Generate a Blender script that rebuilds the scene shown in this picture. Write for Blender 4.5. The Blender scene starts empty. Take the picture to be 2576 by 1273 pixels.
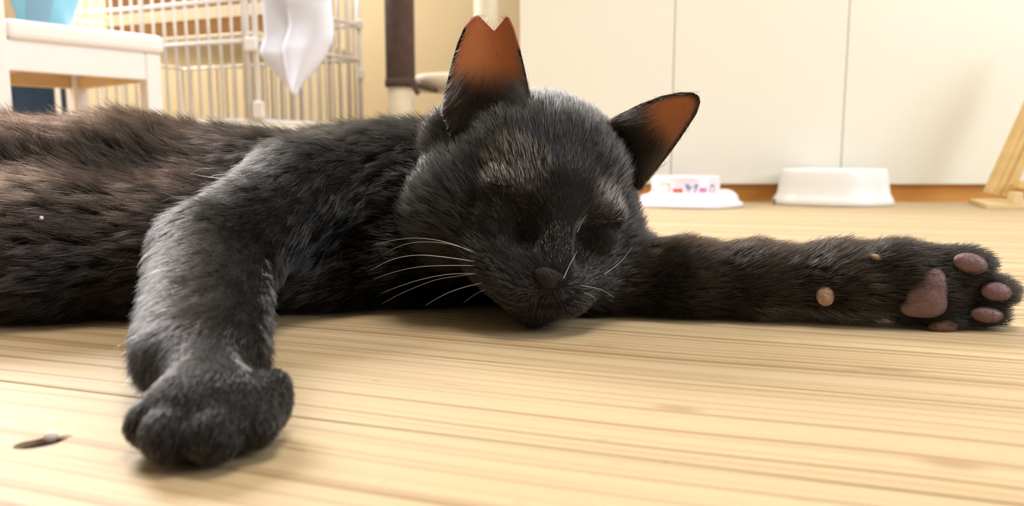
import bpy, bmesh, math, random
import numpy as np
from mathutils import Vector, Matrix

# ------------------------------------------------------------------ camera, light, exposure
SC = bpy.context.scene
COL = SC.collection
IW, IH, FPX = 2576.0, 1273.0, 1946.0
CAM_H, PITCH = 0.080, math.radians(7.5)
cam_d = bpy.data.cameras.new('camera')
cam = bpy.data.objects.new('camera', cam_d)
COL.objects.link(cam)
cam.location = (0, 0, CAM_H)
cam.rotation_euler = (math.pi / 2 - PITCH, 0, 0)
cam_d.sensor_width = 36.0
cam_d.lens = FPX / IW * 36.0
cam_d.clip_start = 0.01
cam_d.dof.use_dof = True
cam_d.dof.focus_distance = 0.36
cam_d.dof.aperture_fstop = 11.0
SC.camera = cam

world = bpy.data.worlds.new('world')
SC.world = world
world.use_nodes = True
wbg = world.node_tree.nodes['Background']
wbg.inputs[0].default_value = (1.0, 0.95, 0.88, 1)
wbg.inputs[1].default_value = 0.10


def area(name, loc, target, sx, sy, power, color):
    d = bpy.data.lights.new(name, 'AREA')
    d.shape = 'RECTANGLE'
    d.size, d.size_y = sx, sy
    d.energy = power
    d.color = color
    o = bpy.data.objects.new(name, d)
    COL.objects.link(o)
    o.location = loc
    o.rotation_euler = (Vector(target) - Vector(loc)).to_track_quat('-Z', 'Y').to_euler()
    return o


area('back_window_daylight', (-1.20, 1.90, 1.38), (-0.15, 0.38, 0.0), 1.2, 1.0, 118, (0.97, 0.98, 1.0))
area('ceiling_lamp_light', (0.3, 0.25, 2.40), (0.3, 0.25, 0), 0.8, 0.8, 36, (1.0, 0.93, 0.82))
area('side_window_daylight', (2.2, -0.35, 1.35), (0.9, 1.2, 0.5), 1.2, 1.3, 47, (0.88, 0.94, 1.0))

SC.view_settings.view_transform = 'Standard'
SC.view_settings.look = 'None'
SC.view_settings.exposure = 0.0
SC.view_settings.gamma = 1.0
SC.view_settings.use_curve_mapping = False

rng = np.random.default_rng(7)
random.seed(7)

# ------------------------------------------------------------------ measuring helpers
ct, st = math.cos(PITCH), math.sin(PITCH)


def W(u, v, Y):
    """point that the camera ray of pixel (u, v) reaches at world depth Y"""
    a = (u - IW / 2) / FPX
    b = -(v - IH / 2) / FPX
    d = (a, ct + b * st, -st + b * ct)
    k = Y / d[1]
    return Vector((d[0] * k, Y, CAM_H + d[2] * k))


def G(u, v, z=0.0):
    a = (u - IW / 2) / FPX
    b = -(v - IH / 2) / FPX
    d = (a, ct + b * st, -st + b * ct)
    k = (z - CAM_H) / d[2]
    return Vector((d[0] * k, d[1] * k, z))


# ------------------------------------------------------------------ materials
def lin(r, g, b):
    f = lambda c: ((c / 255 + 0.055) / 1.055) ** 2.4 if c > 10 else c / 255 / 12.92
    return (f(r), f(g), f(b), 1)


def mat(name, rgb, rough=0.5, var=0.06, scale=20.0, bump=0.0, metal=0.0, spec=0.5, stretch=None):
    """procedural material: base colour broken up by noise, optional bump"""
    m = bpy.data.materials.new(name)
    m.use_nodes = True
    nt = m.node_tree
    b = nt.nodes['Principled BSDF']
    b.inputs['Roughness'].default_value = rough
    b.inputs['Metallic'].default_value = metal
    b.inputs['Specular IOR Level'].default_value = spec
    tc = nt.nodes.new('ShaderNodeTexCoord')
    mp = nt.nodes.new('ShaderNodeMapping')
    if stretch:
        mp.inputs['Scale'].default_value = stretch
    nz = nt.nodes.new('ShaderNodeTexNoise')
    nz.inputs['Scale'].default_value = scale
    nz.inputs['Detail'].default_value = 5
    nt.links.new(tc.outputs['Object'], mp.inputs[0])
    nt.links.new(mp.outputs[0], nz.inputs['Vector'])
    mx = nt.nodes.new('ShaderNodeMix')
    mx.data_type = 'RGBA'
    c = np.array(rgb[:3])
    mx.inputs[6].default_value = (*np.clip(c * (1 - var * 2), 0, 1), 1)
    mx.inputs[7].default_value = (*np.clip(c * (1 + var), 0, 1), 1)
    nt.links.new(nz.outputs['Fac'], mx.inputs[0])
    nt.links.new(mx.outputs[2], b.inputs['Base Color'])
    if bump:
        bp = nt.nodes.new('ShaderNodeBump')
        bp.inputs['Strength'].default_value = bump
        bp.inputs['Distance'].default_value = 0.002
        nt.links.new(nz.outputs['Fac'], bp.inputs['Height'])
        nt.links.new(bp.outputs[0], b.inputs['Normal'])
    return m


def floor_material():
    m = bpy.data.materials.new('brushed_pine')
    m.use_nodes = True
    nt = m.node_tree
    N = nt.nodes.new
    L = nt.links.new
    b = nt.nodes['Principled BSDF']
    b.inputs['Roughness'].default_value = 0.6
    b.inputs['Specular IOR Level'].default_value = 0.3
    geo = N('ShaderNodeNewGeometry')
    rot = N('ShaderNodeVectorRotate')
    rot.rotation_type = 'Z_AXIS'
    rot.inputs['Angle'].default_value = FLOOR_ANG
    L(geo.outputs['Position'], rot.inputs['Vector'])
    oi = N('ShaderNodeObjectInfo')
    # gentle waviness of the grain
    wv = N('ShaderNodeTexNoise')
    wv.inputs['Scale'].default_value = 3.0
    wv.inputs['Detail'].default_value = 2
    L(rot.outputs[0], wv.inputs['Vector'])
    sub = N('ShaderNodeVectorMath'); sub.operation = 'MULTIPLY_ADD'
    L(wv.outputs['Color'], sub.inputs[0])
    sub.inputs[1].default_value = (0, 0.022, 0)
    L(rot.outputs[0], sub.inputs[2])
    off = N('ShaderNodeVectorMath'); off.operation = 'ADD'
    cmb = N('ShaderNodeCombineXYZ')
    mul = N('ShaderNodeMath'); mul.operation = 'MULTIPLY'
    L(oi.outputs['Random'], mul.inputs[0]); mul.inputs[1].default_value = 7.0
    L(mul.outputs[0], cmb.inputs[0]); L(mul.outputs[0], cmb.inputs[2])
    L(sub.outputs[0], off.inputs[0]); L(cmb.outputs[0], off.inputs[1])

    def grain(sx, sy, detail, lo, hi, rough=0.5):
        mp = N('ShaderNodeMapping')
        mp.inputs['Scale'].default_value = (sx, sy, 1)
        L(off.outputs[0], mp.inputs[0])
        n = N('ShaderNodeTexNoise')
        n.inputs['Scale'].default_value = 1
        n.inputs['Detail'].default_value = detail
        n.inputs['Roughness'].default_value = rough
        L(mp.outputs[0], n.inputs['Vector'])
        r = N('ShaderNodeMapRange')
        r.inputs['From Min'].default_value = lo
        r.inputs['From Max'].default_value = hi
        L(n.outputs['Fac'], r.inputs['Value'])
        return r.outputs[0]

    g1 = grain(1.1, 215, 2, 0.52, 0.68)      # late-wood lines
    g2 = grain(2.5, 460, 2, 0.50, 0.70)      # fine lines
    g3 = grain(2.0, 14, 3, 0.3, 0.75)        # broad tone
    g4 = grain(70, 420, 2, 0.70, 0.78)       # short dark pores

    def mix(fac, a, bcol, k):
        mm = N('ShaderNodeMath'); mm.operation = 'MULTIPLY'
        L(fac, mm.inputs[0]); mm.inputs[1].default_value = k
        x = N('ShaderNodeMix'); x.data_type = 'RGBA'
        L(mm.outputs[0], x.inputs[0])
        if isinstance(a, tuple): x.inputs[6].default_value = a
        else: L(a, x.inputs[6])
        x.inputs[7].default_value = bcol
        return x.outputs[2]

    c = mix(g3, (0.565, 0.438, 0.272, 1), (0.505, 0.368, 0.204, 1), 1.0)
    c = mix(g1, c, (0.25, 0.135, 0.055, 1), 0.72)
    c = mix(g2, c, (0.33, 0.19, 0.085, 1), 0.45)
    c = mix(g4, c, (0.25, 0.12, 0.05, 1), 0.6)
    # knots: soft grey-brown ovals lying along the grain
    for (u, v, ra, rb, k) in ((2235, 930, .017, .0042, .7), (1705, 1028, .012, .0045, .6), (2395, 1168, .012, .006, .6),
                              (1510, 870, .013, .004, .35), (2480, 560, .009, .006, .6), (310, 895, .010, .004, .3),
                              (100, 1112, .013, .0065, .4)):
        p = G(u, v)
        q = Matrix.Rotation(FLOOR_ANG, 3, 'Z') @ p
        s = N('ShaderNodeVectorMath'); s.operation = 'SUBTRACT'
        L(rot.outputs[0], s.inputs[0]); s.inputs[1].default_value = q
        d = N('ShaderNodeVectorMath'); d.operation = 'MULTIPLY'
        L(s.outputs[0], d.inputs[0]); d.inputs[1].default_value = (1 / ra, 1 / rb, 0)
        w2 = N('ShaderNodeVectorMath'); w2.operation = 'LENGTH'
        L(d.outputs[0], w2.inputs[0])
        r = N('ShaderNodeMapRange'); r.interpolation_type = 'SMOOTHSTEP'
        r.inputs['From Min'].default_value = 1.0
        r.inputs['From Max'].default_value = 0.15
        L(w2.outputs['Value'], r.inputs['Value'])
        c = mix(r.outputs[0], c, (0.33, 0.19, 0.105, 1), k)
    L(c, b.inputs['Base Color'])
    bp = N('ShaderNodeBump'); bp.inputs['Strength'].default_value = 0.25; bp.inputs['Distance'].default_value = 0.0006
    bp.invert = True
    L(g1, bp.inputs['Height']); L(bp.outputs[0], b.inputs['Normal'])
    return m


# ------------------------------------------------------------------ object helpers
def tag(o, label=None, cat=None, group=None, kind=None):
    if label: o['label'] = label
    if cat: o['category'] = cat
    if group: o['group'] = group
    if kind: o['kind'] = kind
    return o


def link(name, me, material=None, parent=None, smooth=False):
    o = bpy.data.objects.new(name, me)
    COL.objects.link(o)
    if material and not me.materials: me.materials.append(material)
    if smooth: me.polygons.foreach_set('use_smooth', [True] * len(me.polygons))
    if parent:
        o.parent = parent
        o.matrix_parent_inverse = parent.matrix_world.inverted()
    return o


def empty(name, loc, rz=0):
    o = bpy.data.objects.new(name, None)
    COL.objects.link(o)
    o.location = loc
    o.rotation_euler = (0, 0, rz)
    o.empty_display_size = 0.05
    bpy.context.view_layer.update()
    return o


def from_bm(name, bm, material=None, parent=None, smooth=False):
    me = bpy.data.meshes.new(name)
    bm.normal_update()
    bm.to_mesh(me)
    bm.free()
    return link(name, me, material, parent, smooth)


def box_bm(size, M=None, bevel=0.0, seg=2, bm=None):
    b2 = bmesh.new()
    bmesh.ops.create_cube(b2, size=1)
    bmesh.ops.scale(b2, vec=size, verts=b2.verts)
    if bevel: bmesh.ops.bevel(b2, geom=list(b2.edges), offset=bevel, segments=seg, affect='EDGES', profile=0.5)
    if M is not None: bmesh.ops.transform(b2, matrix=M, verts=b2.verts)
    if bm is None: return b2
    me = bpy.data.meshes.new('t'); b2.to_mesh(me); b2.free(); bm.from_mesh(me); bpy.data.meshes.remove(me)
    return bm


def tube_bm(pts, radii, n=10, bm=None, cap=True):
    """swept tube through points"""
    bm = bm or bmesh.new()
    pts = [Vector(p) for p in pts]
    if not hasattr(radii, '__len__'): radii = [radii] * len(pts)
    rings = []
    up = None
    for i, p in enumerate(pts):
        t = (pts[min(i + 1, len(pts) - 1)] - pts[max(i - 1, 0)]).normalized()
        if up is None: up = t.orthogonal().normalized()
        up = (up - t * up.dot(t)).normalized()
        sd = t.cross(up)
        rings.append([bm.verts.new(p + (up * math.cos(2 * math.pi * k / n) + sd * math.sin(2 * math.pi * k / n)) * radii[i]) for k in range(n)])
    for a, b in zip(rings, rings[1:]):
        for k in range(n):
            bm.faces.new((a[k], a[(k + 1) % n], b[(k + 1) % n], b[k]))
    if cap:
        bm.faces.new(rings[0][::-1]); bm.faces.new(rings[-1])
    return bm


def lathe_bm(profile, n=64, sx=1.0, sy=1.0):
    """profile: list of (r, z), closed at r=0 ends if given"""
    bm = bmesh.new()
    rings = []
    for r, z in profile:
        if r < 1e-6: rings.append([bm.verts.new((0, 0, z))])
        else: rings.append([bm.verts.new((r * sx * math.cos(2 * math.pi * k / n), r * sy * math.sin(2 * math.pi * k / n), z)) for k in range(n)])
    for a, b in zip(rings, rings[1:]):
        for k in range(n):
            k2 = (k + 1) % n
            if len(a) == 1: bm.faces.new((a[0], b[k2], b[k]))
            elif len(b) == 1: bm.faces.new((a[k], a[k2], b[0]))
            else: bm.faces.new((a[k], a[k2], b[k2], b[k]))
    bmesh.ops.recalc_face_normals(bm, faces=bm.faces)
    return bm


def catmull(pts, n=8):
    pts = [np.array(p, float) for p in pts]
    out = []
    P = [2 * pts[0] - pts[1]] + pts + [2 * pts[-1] - pts[-2]]
    for i in range(1, len(P) - 2):
        p0, p1, p2, p3 = P[i - 1:i + 3]
        for k in range(n):
            t = k / n
            out.append(0.5 * (2 * p1 + (p2 - p0) * t + (2 * p0 - 5 * p1 + 4 * p2 - p3) * t * t + (3 * p1 - p0 - 3 * p2 + p3) * t ** 3))
    out.append(pts[-1])
    return out


# ------------------------------------------------------------------ setting: floor
FLOOR_ANG = math.radians(18)          # boards run 18 degrees off the picture plane
M_floor = floor_material()
M_gap = mat('joint_wood', (0.42, 0.26, 0.13), 0.8)  # brown base board showing in the joints between planks

fl = from_bm('floor', box_bm((6.4, 6.4, 0.02), Matrix.Translation((0, 0.4, -0.0162 - 0.01))), M_gap)
tag(fl, 'pale brushed pine board floor the cat lies on', None, None, 'structure')
PW = 0.0765
Rf = Matrix.Rotation(-FLOOR_ANG, 4, 'Z')
q0 = (Matrix.Rotation(FLOOR_ANG, 3, 'Z') @ G(1276, 914)).y       # one joint passes here
pm = None
hole_c = G(100, 1113)
hole_q = (Matrix.Rotation(FLOOR_ANG, 3, 'Z') @ hole_c)
hole_plank = None
for i in range(-26, 30):
    yc = q0 + (i + 0.5) * PW
    if pm is None:
        bm = box_bm((5.0, PW - 0.0003, 0.016), None, 0.0006, 1)
        pm = bpy.data.meshes.new('plank'); bm.to_mesh(pm); bm.free(); pm.materials.append(M_floor)
    inh = abs(hole_q.y - yc) < PW / 2
    o = bpy.data.objects.new('plank', pm.copy() if inh else pm)
    COL.objects.link(o)
    o.matrix_world = Rf @ Matrix.Translation((0.2, yc, -0.008))
    o.parent = fl
    if inh: hole_plank = o
bpy.context.view_layer.update()


# small oval gouge in the board, with litter grains in it
def oval_prism(a, b, h, M, n=24):
    bm = bmesh.new()
    lo, hi = [], []
    for k in range(n):
        t = 2 * math.pi * k / n
        x, y = a * math.copysign(abs(math.cos(t)) ** 0.8, math.cos(t)), b * math.sin(t) * (1 + 0.15 * math.sin(3 * t))
        lo.append(bm.verts.new((x * 0.9, y * 0.85, -h))); hi.append(bm.verts.new((x, y, h)))
    bm.faces.new(lo[::-1]); bm.faces.new(hi)
    for k in range(n):
        bm.faces.new((lo[k], lo[(k + 1) % n], hi[(k + 1) % n], hi[k]))
    bmesh.ops.transform(bm, matrix=M, verts=bm.verts)
    return bm


pa, pb = G(28, 1128), G(178, 1097)
ang = math.atan2((pb - pa).y, (pb - pa).x)
cut = from_bm('gouge_cut', oval_prism((pb - pa).length / 2, 0.0042, 0.004, Matrix.Translation((pa + pb) / 2) @ Matrix.Rotation(ang, 4, 'Z')))
bo = hole_plank.modifiers.new('gouge', 'BOOLEAN')
bo.operation = 'DIFFERENCE'; bo.object = cut; bo.solver = 'EXACT'
bpy.context.view_layer.update()
dg = bpy.context.evaluated_depsgraph_get()
nm = bpy.data.meshes.new_from_object(hole_plank.evaluated_get(dg))
hole_plank.modifiers.clear()
hole_plank.data = nm
bpy.data.objects.remove(cut)
M_gouge = mat('gouge_dark', (0.012, 0.005, 0.003), 0.8, 0.3, 300)  # near-black sheet lining the gouge
gm = from_bm('knot_lining', oval_prism((pb - pa).length / 2 * .95, 0.0038, 0.0003, Matrix.Translation((pa + pb) / 2 + Vector((0, 0, -0.0018))) @ Matrix.Rotation(ang, 4, 'Z')), M_gouge, fl)
M_lit = mat('litter_white', (0.82, 0.76, 0.70), 0.7, 0.1, 400)
M_lit2 = mat('litter_tan', (0.75, 0.58, 0.40), 0.7, 0.1, 400)


def pebble(name, loc, r, material, seed):
    bm = bmesh.new()
    bmesh.ops.create_icosphere(bm, subdivisions=3, radius=1)
    rr = np.random.default_rng(seed)
    k = rr.normal(size=(4, 3)) * 1.6
    for v in bm.verts:
        f = 1 + 0.09 * sum(math.sin(v.co.dot(Vector(q)) + i) for i, q in enumerate(k)) / 2
        v.co = Vector((v.co.x * r[0], v.co.y * r[1], v.co.z * r[2])) * f + Vector(loc)
    return from_bm(name, bm, material, None, True)


c = G(128, 1106)
tag(pebble('litter_grain', (c.x, c.y, 0.0008), (.0018, .0016, .0016), M_lit, 1), 'round white litter grain in the dark gouge of the floor', 'litter grain')
c = G(160, 1099)
tag(pebble('litter_grain', (c.x, c.y + .0006, -0.0004), (.0022, .0014, .0012), M_lit2, 2), 'flat tan litter grain at the end of the floor gouge', 'litter grain')

# ------------------------------------------------------------------ setting: walls, ceiling
M_tan = mat('tan_wall', lin(236, 212, 168), 0.6, 0.05, 3)
M_white = mat('white_ceiling', (0.82, 0.79, 0.73), 0.8)
M_side = mat('cream_wall', (0.80, 0.74, 0.62), 0.8)
YB = 2.05
tag(from_bm('wall_back', box_bm((4.6, 0.06, 2.5), Matrix.Translation((0, YB + 0.03, 1.25))), M_tan), 'warm tan back wall behind the cage and cat tree', kind='structure')
tag(from_bm('ceiling', box_bm((4.6, 4.7, 0.06), Matrix.Translation((0, -0.25, 2.53))), M_white), 'plain white ceiling', kind='structure')
tag(from_bm('wall_left', box_bm((0.06, 4.7, 2.5), Matrix.Translation((-2.33, -0.25, 1.25))), M_side), 'cream side wall', kind='structure')

# ------------------------------------------------------------------ closet with cream door panels
M_cream = mat('cream_laminate', lin(250, 245, 232), 0.35, 0.015, 4)
M_kick = mat('orange_brown_kick', lin(236, 164, 78), 0.5, 0.12, 14, stretch=(1, 6, 6))
Lb, Rb = G(1308, 504.5), G(2576, 507)
cl_dir = (Rb - Lb); cl_dir.z = 0
cl_ang = math.atan2(cl_dir.y, cl_dir.x)
closet = empty('closet', Lb, cl_ang)
tag(closet, 'cream closet front of tall flat doors over an orange brown plinth', 'closet')


def along(u, v=462):
    """distance along the closet front at pixel u"""
    a = (u - IW / 2) / FPX
    b = -(v - IH / 2) / FPX
    d = Vector((a, ct + b * st, 0))
    n = Vector((-math.sin(cl_ang), math.cos(cl_ang), 0))
    p = d * (Lb.dot(n) / d.dot(n))
    return (p - Lb).dot(Vector((math.cos(cl_ang), math.sin(cl_ang), 0)))


zk = (W(1900, 463, G(1900, 506).y)).z
xs = [0, along(1683), along(2105), along(2105) + 0.42, along(2105) + 0.84, along(2105) + 1.2]
CM = closet.matrix_world
for a, b in zip(xs, xs[1:]):
    w = b - a - 0.0009
    from_bm('door_panel', box_bm((w, 0.018, 2.2 - zk), CM @ Matrix.Translation(((a + b) / 2, -0.004, zk + (2.2 - zk) / 2)), 0.0016, 2), M_cream, closet)
from_bm('carcass', box_bm((xs[-1] - 0.004, 0.5, 2.22), CM @ Matrix.Translation((xs[-1] / 2, 0.26, 1.11 + 0.002))), M_cream, closet)
from_bm('plinth', box_bm((xs[-1] - 0.004, 0.012, zk + 0.01), CM @ Matrix.Translation((xs[-1] / 2, 0.0035, zk / 2 - 0.003))), M_kick, closet)

# ------------------------------------------------------------------ white food bowl
M_bowl = mat('white_plastic', lin(246, 243, 240), 0.3, 0.01, 10)
bc = G(2096, 522)
R0 = (W(2242, 515, bc.y + .065) - W(1948, 515, bc.y + .065)).length / 2
bc = Vector((W(2095, 515, bc.y + .065).x, bc.y + R0 * 0.76, 0))
sc_ = bc.y / (bc.y - R0)
hb = W(2096, 424, bc.y).z
bowl = empty('food_bowl', (bc.x, bc.y, 0))
tag(bowl, 'plain white plastic pet bowl with flared foot, on the floor by the closet', 'bowl')
prof = [(R0 * .86, 0.004), (R0 * .99, 0.0), (R0 * 1.0, 0.004), (R0 * .985, .009), (R0 * .955, .013), (R0 * .925, .018), (R0 * .90, hb * .6), (R0 * .868, hb - .006),
        (R0 * .85, hb - .001), (R0 * .83, hb), (R0 * .80, hb - .003), (R0 * .76, hb * .6), (R0 * .6, hb * .32), (0, hb * .27)]
bb = from_bm('bowl_body', lathe_bm(prof, 96, 1.0, .77), M_bowl, None, True)
bb.location = (bc.x, bc.y, 0); bpy.context.view_layer.update(); bb.parent = bowl; bb.matrix_parent_inverse = bowl.matrix_world.inverted()
M_rub = mat('olive_rubber', (0.18, 0.12, 0.03), 0.8)
ft = from_bm('rubber_foot', box_bm((0.006, 0.008, 0.008), Matrix.Translation((W(1950, 510, bc.y).x + 0.001, bc.y, 0.0042)), 0.001), M_rub, bowl)

# ------------------------------------------------------------------ small decorated bowl
M_pink = mat('pale_pink_plastic', lin(244, 228, 238), 0.35, 0.015, 12)
pc = G(1735, 527)
D1 = pc.y + 0.075
Rf1 = (W(1866, 520, D1) - W(1590, 520, D1)).length / 2
pcx = W(1728, 520, D1).x
dish = empty('patterned_dish', (pcx, D1, 0))
tag(dish, 'small pink white pet dish with a pastel pattern band and wide lobed foot', 'bowl')
Rc = (W(1808, 480, D1) - W(1640, 480, D1)).length / 2
hp = W(1720, 442, D1).z
prof = [(Rf1 * .9, .003), (Rf1 * .99, 0), (Rf1, .003), (Rf1 * .98, .006), (Rf1 * .90, .010), (Rc * 1.36, .014), (Rc * 1.10, .018), (Rc * 1.0, .022), (Rc * 1.0, hp - .002), (Rc * .98, hp), (Rc * .95, hp - .001),
        (Rc * .92, hp - .01), (Rc * .8, .016), (0, .013)]
bm = lathe_bm(prof, 96)
for v in bm.verts:
    r = math.hypot(v.co.x, v.co.y)
    if r > Rc * 1.05:
        a = math.atan2(v.co.y, v.co.x)
        lob = 1 + 0.035 * math.cos(5 * a + 0.6)
        v.co.x *= lob; v.co.y *= lob
dcx = W(1724, 480, D1).x
db = from_bm('dish_body', bm, M_pink, None, True)
db.location = (dcx, D1, 0); bpy.context.view_layer.update(); db.parent = dish; db.matrix_parent_inverse = dish.matrix_world.inverted()
# lobe (paw toe) of the foot on the right
bm = bmesh.new(); bmesh.ops.create_uvsphere(bm, u_segments=24, v_segments=12, radius=1)
tx = W(1824, 500, D1)
bmesh.ops.transform(bm, matrix=Matrix.Translation((tx.x, D1 + .005, .008)) @ Matrix.Diagonal((.021, .024, .0165, 1)), verts=bm.verts)
for v in bm.verts:
    v.co.z = max(v.co.z, 0.0008)
from_bm('foot_lobe', bm, M_pink, dish, True)


def patch(name, u0, v0, u1, v1, rgb, shape='box'):
    """thin printed mark wrapped on the dish wall (angles measured on the wall)"""
    bm = bmesh.new()
    def th(u):
        x = (W(u, 480, D1 - Rc).x - dcx) / Rc
        return math.asin(max(-.98, min(.98, x * 1.0)))
    z1, z0 = W(1720, v0, D1 - Rc).z, W(1720, v1, D1 - Rc).z
    R = Rc * 1.004
    pts = []
    if shape == 'box': poly = [(0, 0), (1, 0), (1, 1), (0, 1)]
    elif shape == 'v': poly = [(.32, 0), (.68, 0), (.78, .45), (1, .8), (.95, 1), (.72, .95), (.5, .62), (.28, .95), (.05, 1), (0, .8), (.22, .45)]
    else: poly = [(.1, 0), (.9, 0), (1, .5), (.85, .95), (.65, .8), (.5, 1), (.35, .8), (.15, .95), (0, .5)]
    n = len(poly)
    dense = []
    for i in range(n):
        a, b = poly[i], poly[(i + 1) % n]
        for k in range(4): dense.append((a[0] + (b[0] - a[0]) * k / 4, a[1] + (b[1] - a[1]) * k / 4))
    vs = []
    t0, t1 = th(u0), th(u1)
    for (s, t) in dense:
        a = t0 + (t1 - t0) * s
        vs.append(bm.verts.new((dcx + R * math.sin(a), D1 - R * math.cos(a), z0 + (z1 - z0) * t)))
    f = bm.faces.new(vs)
    bmesh.ops.triangulate(bm, faces=[f])
    return from_bm(name, bm, mat('print_' + name, rgb, 0.4, 0.02), dish)


patch('printed_dash', 1647, 475, 1659, 484, lin(220, 96, 120))
patch('printed_bear', 1667, 460, 1690, 489, lin(205, 170, 96), 'bear')
patch('printed_dash', 1696, 475, 1718, 485, lin(232, 112, 106))
patch('printed_paw', 1724, 462, 1757, 496, lin(150, 164, 214), 'v')
patch('printed_dash', 1760, 473, 1779, 483, lin(224, 128, 186))
patch('printed_bear', 1788, 462, 1804, 490, lin(160, 160, 186), 'bear')

# ------------------------------------------------------------------ slatted wooden scratch stand at the right edge
M_ply = mat('light_plywood', lin(232, 196, 132), 0.55, 0.10, 9, stretch=(1, 1, 8))
M_ply2 = mat('light_plywood_base', lin(238, 208, 156), 0.55, 0.08, 9)
stand = empty('scratch_ramp', G(2560, 520))
tag(stand, 'leaning wooden slat ramp on a plywood base at the right edge', 'ramp')
Ys = G(2500, 524).y
b0 = G(2437, 512); b1 = G(2482, 526)
bw = 0.30
bm = bmesh.new()
th_ = 0.007
v0 = [Vector((b1.x, b1.y, 0)), Vector((b1.x + bw, b1.y + 0.004, 0)), Vector((b1.x + bw, b0.y - 0.006, 0)), Vector((b0.x, b0.y, 0))]
lo = [bm.verts.new(p + Vector((0, 0, .0004))) for p in v0]; hi = [bm.verts.new(p + Vector((0, 0, th_))) for p in v0]
bm.faces.new(lo[::-1]); bm.faces.new(hi)
for k in range(4): bm.faces.new((lo[k], lo[(k + 1) % 4], hi[(k + 1) % 4], hi[k]))
from_bm('base_board', bm, M_ply2, stand)


def plank_between(p, q, w, t, face=Vector((0, -1, 0)), bev=0.001):
    p, q = Vector(p), Vector(q)
    z = (q - p).normalized()
    y = (face - z * face.dot(z)).normalized()
    x = y.cross(z)
    M = Matrix.Translation((p + q) / 2) @ Matrix((x, y, z)).transposed().to_4x4()
    return box_bm((w, t, (q - p).length), M, bev, 1)


for (ua, va, ub, vb, w, dy, t) in ((2487, 488, 2600, 240, .0105, .004, .016), (2506, 493, 2626, 232, .0125, .000, .012), (2526, 497, 2650, 226, .0125, -.003, .014)):
    yy = (b0.y + b1.y) / 2 + dy - .006
    p, q = W(ua, va, yy), W(ub, vb, yy)
    p.z = max(p.z, .0105)
    q = p + (q - p) * 1.6
    from_bm('slat', plank_between(p, q, w, t), M_ply, stand)
p = W(2554, 498, b1.y + .012)
from_bm('block', box_bm((.014, .014, .016), Matrix.Translation((p.x, p.y, th_ + .008)), .001), M_ply2, stand)
p, q = W(2556, 470, b1.y + .03), W(2700, 520, b1.y + .03)
from_bm('brace', plank_between((p.x, p.y, .034), (p.x + .10, p.y, .014), .012, .010), M_ply, stand)

# ------------------------------------------------------------------ child's chair
M_chair = mat('pinkish_white_paint', lin(250, 240, 238), 0.45, 0.015, 8)
M_raw = mat('raw_pine_inside', lin(226, 188, 138), 0.6, 0.08, 12, stretch=(1, 6, 6))
M_hole = mat('dark_screw_hole', (0.10, 0.05, 0.02), 0.6)
Yn = 1.13
nl = W(22, 45, Yn); nl_z = nl.z
# right end of the seat: same height, further away
lo_, hi_ = 1.0, 2.0
for _ in range(50):
    md = (lo_ + hi_) / 2
    if W(402, 90, md).z < nl_z: lo_ = md
    else: hi_ = md
nr = W(402, 90, lo_)
if abs(W(402, 90, lo_).z - nl_z) > 0.01: nr = W(402, 90, Yn * 1.15)
ax = Vector((nr.x - nl.x, nr.y - nl.y, 0)); seat_len = ax.length; ax.normalize()
ay = Vector((-ax.y, ax.x, 0))
seat_w = 0.30
seat_t = 0.030
ch = empty('child_chair', (nl.x, nl.y, 0), math.atan2(ax.y, ax.x))
tag(ch, "small pinkish white wooden child's chair beside the wire cage", 'chair')
CHM = ch.matrix_world.copy()
zs = nl_z
from_bm('seat', box_bm((seat_len + .012, seat_w + .01, seat_t), CHM @ Matrix.Translation((seat_len / 2, seat_w / 2, zs - seat_t / 2)), .009, 3), M_chair, ch)
za0, za1 = zs - seat_t, zs - seat_t - .042
lw = .026
ap = .014
zc = (za0 + za1) / 2
from_bm('apron', box_bm((seat_len - lw + .006, ap, .043), CHM @ Matrix.Translation(((seat_len - lw) / 2 - .003, ap / 2 + .0005, zc)), .001, 1), M_chair, ch)
from_bm('apron', box_bm((seat_len - 2 * lw, ap, .043), CHM @ Matrix.Translation((seat_len / 2, seat_w - ap / 2 - .003, zc)), .001, 1), M_raw, ch)
for xx in (ap / 2 + .003, seat_len - ap / 2 - .003):
    from_bm('apron', box_bm((ap, seat_w - 2 * lw, .043), CHM @ Matrix.Translation((xx, seat_w / 2 + .004, zc)), .001, 1), M_raw, ch)
for (x, y) in ((seat_len - lw / 2, lw / 2), (seat_len - lw / 2, seat_w - lw / 2), (lw / 2, seat_w - lw / 2)):
    top = za0 if x > .1 else zs + .26
    from_bm('leg', box_bm((lw, lw, top), CHM @ Matrix.Translation((x, y, top / 2 + .0003)), .003, 2), M_chair, ch)
from_bm('leg', box_bm((lw + .006, lw + .004, zs + .26), CHM @ Matrix.Translation((-.0236, lw / 2 - .010, (zs + .26) / 2 + .0003)), .004, 2), M_chair, ch)
for zz in (zs + .14, zs + .23):
    from_bm('back_rail', box_bm((.014, seat_w - .03, .05), CHM @ Matrix.Translation((lw / 2 - .004, seat_w / 2, zz)), .003, 2), M_chair, ch)
for yy in (.11, .19):
    bm = bmesh.new(); bmesh.ops.create_cone(bm, cap_ends=True, segments=16, radius1=.0042, radius2=.0042, depth=.003)
    bmesh.ops.transform(bm, matrix=CHM @ Matrix.Translation((seat_len - .10 - yy * .3, seat_w - ap - .0035, zc - .008)) @ Matrix.Rotation(math.pi / 2, 4, 'X'), verts=bm.verts)
    from_bm('screw_hole', bm, M_hole, ch)

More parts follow.
